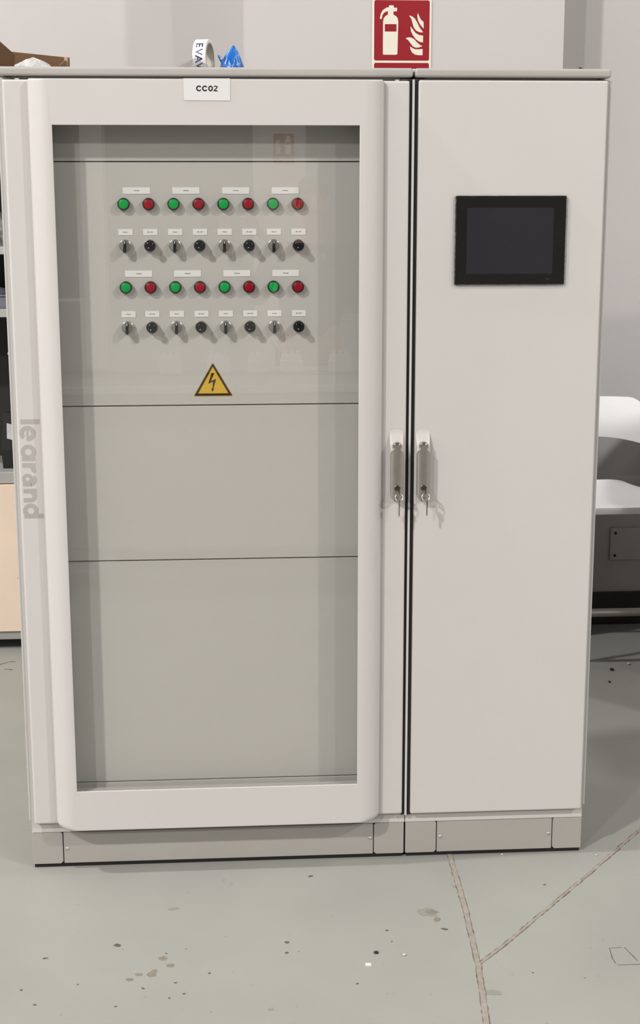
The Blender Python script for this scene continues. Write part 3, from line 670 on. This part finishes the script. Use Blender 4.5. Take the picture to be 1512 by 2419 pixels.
# ------------------------------------------------------------------ white chair at the far right
def chair():
    cx = 1.935; t = thing('bar_chair', 'white moulded chair with curved back and grey foot rail by the wall', 'chair', (cx, 1.80, FLOOR))
    # backrest: a curved shell, outline with rounded upper corners, hollow lower edge
    n, rows = 29, []
    hw = .222
    for i in range(n):
        u = -1+2*i/(n-1); x = cx+hw*u
        yc = 1.905-.085*u*u
        ztop = .958-.105*max(0, (abs(u)-.58)/.42)**2.1
        zbot = .806-.034*u*u
        r = []
        for k in range(7):
            f = k/6; z = zbot+(ztop-zbot)*f; r.append((x, yc+.018*f-.006*math.sin(PI*f), z))
        rows.append(r+[(p[0], p[1]+.011, p[2]) for p in reversed(r)])
    MB().loft(rows, True, True, True).build('backrest', 'whiteplastic', t, angle=45)
    # seat shell: flat front, turned-down front lip, rear edge swept up
    rows = []
    for i in range(n):
        u = -1+2*i/(n-1); r = []
        for k in range(15):
            f = k/14; y = 1.560+.33*f
            wv = .225*(1-.35*max(0, (f-.55)/.45)**2)
            z = .604-.012*math.sin(PI*min(1, f/.75))+.036*max(0, (f-.62)/.38)**2*(1-.75*u**4)+.006*u*u
            if k == 0: z = .586
            if k == 1: z = .598; y = 1.558
            r.append((cx+wv*u, y, z))
        rows.append(r+[(p[0], p[1]+(.008 if k < 2 else 0), p[2]-.014) for k, p in reversed(list(enumerate(r)))])
    MB().loft(rows, True, True, True).build('seat', 'whiteplastic', t, angle=45)
    for s in (-1, 1):
        MB().tube([(cx+s*.18, 1.66, .578), (cx+s*.215, 1.605, .35), (cx+s*.245, 1.56, FLOOR)], .0125, 12).build('leg', 'tubegrey', t)
        MB().tube([(cx+s*.190, 1.82, .584), (cx+s*.225, 1.90, .35), (cx+s*.250, 1.96, FLOOR)], .0125, 12).build('leg', 'tubegrey', t)
        MB().tube([(cx+s*.190, 1.80, .586), (cx+s*.222, 1.850, .68), (cx+s*.212, 1.858, .84)], .0115, 12).build('back_post', 'whiteplastic', t)
    MB().tube([(cx-.215, 1.580, .197), (cx+.215, 1.580, .197)], .0155, 16).build('foot_rail', 'tubegrey', t)
chair()

# ------------------------------------------------------------------ wall socket plate low on the right wall
sp = thing('wall_plate', 'flat cover plate with two screws low on the shaded wall', 'wall plate', (2.19, WR-.012, .26))
MB().box(2.075, 2.40, WR-.010, WR, .262, .395, .002, 1).build('cover', 'wallpaint', sp)
for z in (.281, .374): MB().lathe([(.006, 0), (.006, -.002), (.003, -.003)], 14, 'y', (2.095, WR-.010, z)).build('screw', 'darkchip', sp)

# ------------------------------------------------------------------ marks in the floor
def blob(name, x, y, r, m_, seed, asp=1.0, ang=0, jag=.2, h=.0005, n=18):
    rnd = random.Random(seed); pts = []
    for i in range(n):
        a = 2*PI*i/n; q = r*(1+rnd.uniform(-jag, jag)); u, v = q*math.cos(a), q*asp*math.sin(a)
        pts.append((x+u*math.cos(ang)-v*math.sin(ang), y+u*math.sin(ang)+v*math.cos(ang)))
    mb = MB(); mb.loft([[(p[0], p[1], FLOOR-.001) for p in pts], [(p[0], p[1], FLOOR+h) for p in pts]], True, False, True)
    return mb.build(name, m_, FLOOR_O, smooth=False)
def strip(name, pts, wd, m_, seed, jag=.22, h=.0006, step=.012):
    rnd = random.Random(seed); L_, R_ = [], []; P = [Vector(p) for p in pts]
    for a, b in zip(P, P[1:]):
        d_ = b-a; k = max(1, int(d_.length/step)); nrm = Vector((-d_.y, d_.x)).normalized()
        for i in range(k):
            c = a+d_*i/k+nrm*rnd.uniform(-1, 1)*wd*.08
            L_.append(c+nrm*wd/2*(1+rnd.uniform(-jag, jag))); R_.append(c-nrm*wd/2*(1+rnd.uniform(-jag, jag)))
    mb = MB(); rows = []
    for l, r in zip(L_, R_): rows.append([(l.x, l.y, FLOOR-.001), (l.x, l.y, FLOOR+h), (r.x, r.y, FLOOR+h), (r.x, r.y, FLOOR-.001)])
    mb.loft(rows, True, True, True); return mb.build(name, m_, FLOOR_O, smooth=False)
J0, J1, J2 = (1.098, .05), (1.0731, -.5776), (1.0150, -1.35)
strip('floor_joint_edge', [J0, (1.0879, -.3115), J1, (1.0488, -.822), J2], .0148, 'crackdark', 1, .12, .0004)
strip('floor_joint', [J0, (1.0879, -.3115), J1, (1.0488, -.822), J2], .0122, 'crackfill', 2, .12, .0009)
strip('floor_joint_edge', [(1.078, -.5700), (1.1611, -.4756), (1.4366, -.138), (1.6464, .1231), (2.05, .62)], .0105, 'crackdark', 3, .3, .0003)
strip('floor_joint', [(1.078, -.5700), (1.1611, -.4756), (1.4366, -.138), (1.6464, .1231), (2.05, .62)], .0080, 'crackfill', 4, .4, .0007)
for i, (x, y, r, m_, asp) in enumerate((
    (.3550, -.4964, .0110, 'stainbrown', .9), (.3735, -.5304, .0095, 'stainbrown', .85), (.3319, -.567, .0120, 'stainbrown', 1.0), (.3375, -.553, .007, 'stainbrown', 1.1),
    (.3034, -.565, .0085, 'stainbrown', .8), (.2837, -.5859, .0090, 'stainbrown', .75), (.246, -.4275, .0085, 'staindark', .8), (.6431, -.4412, .0062, 'staindark', .8),
    (.6408, -.491, .0048, 'staindark', .8), (.4622, -.5706, .0035, 'staindark', .9), (.0849, -.4774, .007, 'staindark', .4), (.3159, -.6263, .0042, 'staindark', .6),
    (.3872, -.6078, .0036, 'staindark', .6), (.407, -.6559, .0035, 'staindark', .7), (.3751, -.6713, .0030, 'staindark', .7), (.2602, -.6979, .0030, 'staindark', .7),
    (.0848, -.6788, .0040, 'staindark', .6), (.0476, -.6147, .0034, 'staindark', .7), (.595, -.7333, .006, 'stainfaint', .7), (.9931, -.3159, .024, 'stainfaint', .85),
    (1.0030, -.318, .014, 'stainbrown', .9), (1.0110, -.355, .008, 'stainbrown', 1.3), (1.0216, -.404, .008, 'staindark', .5), (.8836, -.4005, .004, 'staindark', .7),
    (1.3113, -.1895, .0045, 'staindark', .5), (1.0851, -.6981, .018, 'stainfaint', .6), (.3722, -.2545, .013, 'stainfaint', .5), (.8890, -.455, .0022, 'staindark', .8),
    (.7905, -.640, .0030, 'staindark', .8), (.362, -.505+.03, .0022, 'staindark', .8), (.17, -.60, .0022, 'staindark', .8), (1.19, -.62, .0025, 'staindark', .5), (.72, -.10, .006, 'staindark', .6))):
    blob('floor_stain', x, y, r, m_, 40+i, asp, random.uniform(-.6, .6), .22, .0004+i*2e-5)
for pts in ([(1.3913, -.5219), (1.4268, -.5204)], [(1.3913, -.5219), (1.3857, -.5700), (1.3880, -.5995)], [(1.3880, -.5995), (1.4500, -.5991)], [(1.4268, -.5204), (1.4420, -.5900)]):
    strip('pencil_line', pts, .0022, 'staindark', 9, .4, .0003, .006)
for x, y in ((.4976, -.1082), (.5169, -.1288)):
    for k in range(3): strip('scuff_mark', [(x-.006, y+.006-.007*k), (x+.007, y+.004-.007*k)], .0018, 'stainfaint', 60+k, .4, .0003, .004)
for pts in ([(-.345, 1.735), (-.325, 1.765), (-.30, 1.785), (-.27, 1.782)], [(-.31, 1.690), (-.295, 1.693), (-.27, 1.675)]): strip('hairline_crack', pts, .006, 'crackdark', 12, .5, .0004, .008)
# small loose things on the floor
tag(MB().box(.8165, .8300, -.5645, -.5520, FLOOR, FLOOR+.0012).build('paper_scrap', 'paper', None, smooth=False), 'tiny white paper scrap on the floor in front', 'paper scrap')
def chip(x, y, r, m_, label, seed):
    rnd = random.Random(seed); bm_ = MB(); bmesh.ops.create_icosphere(bm_.bm, subdivisions=1, radius=r)
    for v in bm_.bm.verts: v.co = Vector((v.co.x*rnd.uniform(.75, 1.2), v.co.y*rnd.uniform(.7, 1.1), max(-r*.5, v.co.z*rnd.uniform(.5, .8))))
    zmin = min(v.co.z for v in bm_.bm.verts)
    tag(bm_.build('debris_chip', m_, None, (x, y, FLOOR-zmin), smooth=False), label, 'debris')
chip(2.0165, 1.5824, .009, 'stonechip', 'pale grit chip on the shaded floor under the chair', 1)
chip(1.9907, 1.6363, .005, 'stonechip', 'tiny pale grit speck deepest under the chair', 2)
chip(1.9348, 1.517, .009, 'darkchip', 'dark oblong chip on the shaded floor before the chair', 3)
chip(1.8916, 1.3826, .006, 'darkchip', 'small dark crumb on the shaded floor beside the narrow cabinet', 4)
chip(.846, -.5074, .0058, 'darkchip', 'dark crumb on the floor beside the white paper scrap', 5)
chip(.9102, -.5217, .0045, 'stonechip', 'small white crumb on the floor right of the paper scrap', 6)
chip(1.2350, -.010, .004, 'stonechip', 'white crumb at the foot of the narrow cabinet plinth', 7)
chip(1.4850, -.030, .0035, 'stonechip', 'tiny white crumb past the right plinth corner', 8)

# ------------------------------------------------------------------ low cupboard just right of the frame (its shadow falls on the wall behind the chair)
def side_cupboard():
    x0, x1, y0, y1, h = 2.62, 3.50, .32, 2.10, 1.29
    t = thing('low_cupboard', 'low grey metal cupboard right of the white chair', 'cupboard', ((x0+x1)/2, (y0+y1)/2, FLOOR))
    MB().box(x0, x1, y0, y1, FLOOR+.06, h-.03, .004).build('body', 'shelfgrey', t); MB().box(x0+.03, x1-.03, y0+.03, y1-.03, FLOOR, FLOOR+.06).build('plinth', 'gap', t)
    MB().box(x0-.005, x1+.005, y0-.005, y1, h-.03, h, .004).build('top', 'benchtop', t)
    for xa, xb in ((x0+.01, (x0+x1)/2-.002), ((x0+x1)/2+.002, x1-.01)):
        d_ = MB().box(xa, xb, y0-.018, y0, FLOOR+.08, h-.05, .003).build('cupboard_door', 'shelfgrey', t)
        hx = xb-.05 if xa < (x0+x1)/2-.1 else xa+.05
        MB().box(hx-.008, hx+.008, y0-.045, y0-.018, .55, .70, .004).build('door_pull', 'tubegrey', d_)
side_cupboard()

# ------------------------------------------------------------------ the workshop behind the camera (what the glass door mirrors)
def bench():
    x0, x1, y0, y1, h = -.62, 2.05, -4.02, -3.22, .865
    t = thing('workbench', 'long pale workbench before the cabinets, mirrored in the glass', 'workbench', ((x0+x1)/2, (y0+y1)/2, FLOOR))
    MB().box(x0, x1, y0, y1, h-.03, h, .003).build('worktop', 'benchgrey', t); MB().box(x0, x1, y1, y1+.012, h-.034, h, .003).build('front_edge', 'whiteplastic', t)
    for x in (x0+.05, x1-.11):
        for y in (y0+.05, y1-.11): MB().box(x, x+.06, y, y+.06, FLOOR, h-.031, .003).build('leg', 'benchgrey', t)
    MB().box(x0+.115, x1-.115, y1-.06, y1-.04, .10, h-.034).build('added_panel', 'whiteplastic', t)  # pale panel added to lighten the bench's reflection and cover the legs behind
bench()
rail = tag(MB().box(-.35, 1.55, -3.66, -3.625, .8655, .873).box(-.35, 1.55, -3.672, -3.666, .8655, .880).box(-.35, 1.55, -3.619, -3.613, .8655, .880).build('mounting_rail', 'chrome', None, smooth=False), 'long steel mounting rail lying on the workbench', 'rail')
for i, x in enumerate((.215, .445, .640, .80, 1.035)):
    t = thing('circuit_breaker_block', f'white breaker block on the bench rail, {["first", "second", "third", "fourth", "last"][i]} from the left', 'circuit breaker', (x+.05, -3.642, .881), 'breaker blocks on the bench')
    MB().box(x, x+.108, -3.69, -3.605, .8805, .935, .003).build('body', 'whiteplastic', t); MB().box(x+.006, x+.102, -3.668, -3.628, .935, .962, .003).build('raised_front', 'whiteplastic', t)
    for k in range(3): MB().box(x+.016+.03*k, x+.030+.03*k, -3.655, -3.641, .962, .980, .002).build('toggle', 'whiteplastic', t)
tag(MB().box(-.42, -.16, -3.95, -3.70, .8655, 1.22, .006).build('equipment_box', 'shelfgrey', None), 'tall grey equipment box on the left end of the workbench', 'box')

def skin_mesh(name, V, E, mats, sub=2):
    """V: list of (x, y, z, radius); first vertex is the root"""
    me = bpy.data.meshes.new('s'); me.from_pydata([v[:3] for v in V], E, []); o = bpy.data.objects.new('s', me); COL.objects.link(o)
    md = o.modifiers.new('k', 'SKIN'); md.use_smooth_shade = True
    for i, v in enumerate(V):
        sv = me.skin_vertices[0].data[i]; r = v[3]; sv.radius = r if isinstance(r, tuple) else (r, r); sv.use_root = (i == 0)
    sb = o.modifiers.new('s', 'SUBSURF'); sb.levels = sub; sb.render_levels = sub
    dg = bpy.context.evaluated_depsgraph_get(); out = bpy.data.meshes.new_from_object(o.evaluated_get(dg)); out.name = name
    bpy.data.objects.remove(o); out.materials.clear()
    for m_ in mats: out.materials.append(MATS[m_])
    return out
def person():
    bx, by = .98, -4.22; zf = FLOOR
    t = thing('person', 'person in dark clothes raising a phone, mirrored faintly in the glass', 'person', (bx, by, zf))
    V, E = [], []
    def add(x, y, z, r, p=None):
        V.append((x, y, z, r)); i = len(V)-1
        if p is not None: E.append((p, i))
        return i
    pel = add(bx, by, .95, (.15, .11)); ch = add(bx, by, 1.12, (.145, .10), pel); cs = add(bx, by+.01, 1.32, (.16, .11), ch); nb = add(bx, by+.01, 1.47, (.075, .065), cs)
    nk = add(bx+.005, by+.03, 1.555, .052, nb)
    hd = add(bx+.01, by+.055, 1.64, (.066, .074), nk); h2 = add(bx+.01, by+.05, 1.71, (.076, .092), hd); h3 = add(bx+.01, by+.035, 1.785, (.066, .078), h2)
    arms = {}
    for s_, el, wr in ((-1, (.70, -4.10, 1.19), (.545, -3.80, 1.50)), (1, (1.20, -4.02, 1.18), (.78, -3.80, 1.50))):
        sh = add(bx+s_*.185, by+.005, 1.425, .058, cs); um = add((bx+s_*.185+el[0])/2, (by+el[1])/2, (1.425+el[2])/2, .048, sh); e_ = add(*el, .042, um)
        fm = add((el[0]+wr[0])/2, (el[1]+wr[1])/2, (el[2]+wr[2])/2, .038, e_); w_ = add(*wr, .026, fm); arms[s_] = w_
    # hands: palm, four fingers and a thumb closing on the phone
    for s_, px in ((-1, .535), (1, .700)):
        w_ = arms[s_]; wr = V[w_]; d_ = -s_
        pm = add(px+(0 if s_ < 0 else -.03), -3.755, 1.565, (.034, .020), w_)
        tip = .478 if s_ > 0 else .455
        for k, (dz, ln) in enumerate(((.030, .95), (.010, 1.0), (-.010, .95), (-.028, .82))):
            b0 = V[pm]; f1 = add(b0[0]-.022*1, -3.715, b0[2]+.012+dz, .0095, pm)
            f2 = add(b0[0]-.038*ln, -3.685, b0[2]+.018+dz, .0088, f1); add(b0[0]-.062*ln, -3.668, b0[2]+.020+dz, .0078, f2)
        t1 = add(V[pm][0]+.018, -3.725, 1.600, .0115, pm); add(V[pm][0]+.002, -3.690, 1.628, .0095, t1)
    for s_ in (-1, 1):
        hp = add(bx+s_*.09, by, .88, .095, pel); kn = add(bx+s_*.11, by+.015, .49, .06, hp); cf = add(bx+s_*.115, by-.01, .32, .055, kn); an = add(bx+s_*.12, by-.02, .085, .038, cf); add(bx+s_*.135, by+.10, zf+.032, (.040, .030), an)
    me = skin_mesh('body', V, E, ['skin'])
    o = link('body', me, t, (0, 0, 0))
    # clothing: jumper, trousers, shoes
    J, K = [], []
    def addj(x, y, z, r, p=None):
        J.append((x, y, z, r)); i = len(J)-1
        if p is not None: K.append((p, i))
        return i
    a_ = addj(bx, by, .93, (.172, .128)); b_ = addj(bx, by, 1.12, (.165, .120), a_); c_ = addj(bx, by+.01, 1.32, (.182, .130), b_); addj(bx, by+.01, 1.47, (.092, .082), c_)
    for s_, el, wr in ((-1, (.70, -4.10, 1.19), (.562, -3.832, 1.467)), (1, (1.20, -4.02, 1.18), (.825, -3.824, 1.467))):
        sh = addj(bx+s_*.190, by+.005, 1.425, .076, c_); um = addj((bx+s_*.190+el[0])/2, (by+el[1])/2, (1.425+el[2])/2, .064, sh); e_ = addj(*el, .057, um)
        fm = addj((el[0]+wr[0])/2, (el[1]+wr[1])/2, (el[2]+wr[2])/2, .050, e_); addj(*wr, .036, fm)
    link('jumper', skin_mesh('jumper', J, K, ['darkcloth']), t, (0, 0, 0))
    J.clear(); K.clear()
    a_ = addj(bx, by, .98, (.168, .125))
    for s_ in (-1, 1):
        hp = addj(bx+s_*.09, by, .86, .112, a_); kn = addj(bx+s_*.11, by+.015, .49, .080, hp); cf = addj(bx+s_*.115, by-.01, .32, .076, kn); addj(bx+s_*.12, by-.02, .06, .062, cf)
    link('trousers', skin_mesh('trousers', J, K, ['jeans']), t, (0, 0, 0))
    for s_ in (-1, 1):
        rows = []
        for y_, w_, h_ in ((-.075, .022, .05), (-.06, .036, .075), (0, .042, .085), (.06, .046, .065), (.13, .046, .05), (.17, .036, .04), (.185, .015, .028)):
            cx_ = bx+s_*(.12+.012*(y_+.05)/.1)
            rows.append([(cx_+w_*math.cos(q)*1.0, by-.02+y_, zf+h_/2+h_/2*math.sin(q)) for q in [2*PI*i/14 for i in range(14)]])
        MB().loft(rows, True, True, True).build('shoe', 'blackplastic', t)
    # face
    hx, hy, hz = bx+.01, by+.05, 1.70
    def ball(name, x, y, z, rx, ry, rz, m_):
        b = MB(); bmesh.ops.create_uvsphere(b.bm, u_segments=16, v_segments=10, radius=1)
        for v in b.bm.verts: v.co = Vector((v.co.x*rx+x, v.co.y*ry+y, v.co.z*rz+z))
        return b.build(name, m_, t)
    for s_ in (-1, 1):
        ball('eye', hx+s_*.031, hy+.083, hz+.005, .013, .008, .008, 'labelwhite'); ball('iris', hx+s_*.031, hy+.090, hz+.005, .0055, .003, .0055, 'hair'); ball('eyebrow', hx+s_*.031, hy+.086, hz+.026, .017, .006, .004, 'hair'); ball('ear', hx+s_*.080, hy+.0, hz-.005, .010, .020, .030, 'skin')
    MB().loft([[(hx-.006, hy+.085, hz+.012), (hx+.006, hy+.085, hz+.012), (hx, hy+.096, hz+.012)], [(hx-.016, hy+.080, hz-.036), (hx+.016, hy+.080, hz-.036), (hx, hy+.118, hz-.032)], [(hx-.012, hy+.078, hz-.044), (hx+.012, hy+.078, hz-.044), (hx, hy+.096, hz-.044)]], True, True, True).build('nose', 'skin', t)
    ball('mouth', hx, hy+.077, hz-.066, .024, .010, .006, 'red')
    rows = []
    for j in range(9):
        q = j/8*PI*.5; z_ = hz+.035+.078*math.sin(q); r_ = math.cos(q)
        rows.append([(hx+(.088*r_+.001)*math.cos(a), hy-.012+(.098*r_+.001)*math.sin(a), z_-(.055*max(0, -math.sin(a))*r_)) for a in [2*PI*i/24 for i in range(24)]])
    MB().loft(rows, True, True, True).build('hair', 'hair', t)
    ph = thing('phone', 'black phone held up by the mirrored person', 'phone', (.475, -3.645, 1.56))
    MB().box(.437, .513, -3.652, -3.644, 1.560, 1.716, .004, 3).build('phone_body', 'bezel', ph); MB().lathe([(.006, 0), (.006, .0012), (.004, .0014)], 18, 'y', (.503, -3.644, 1.704)).build('lens_ring', 'satindark', ph)
person()
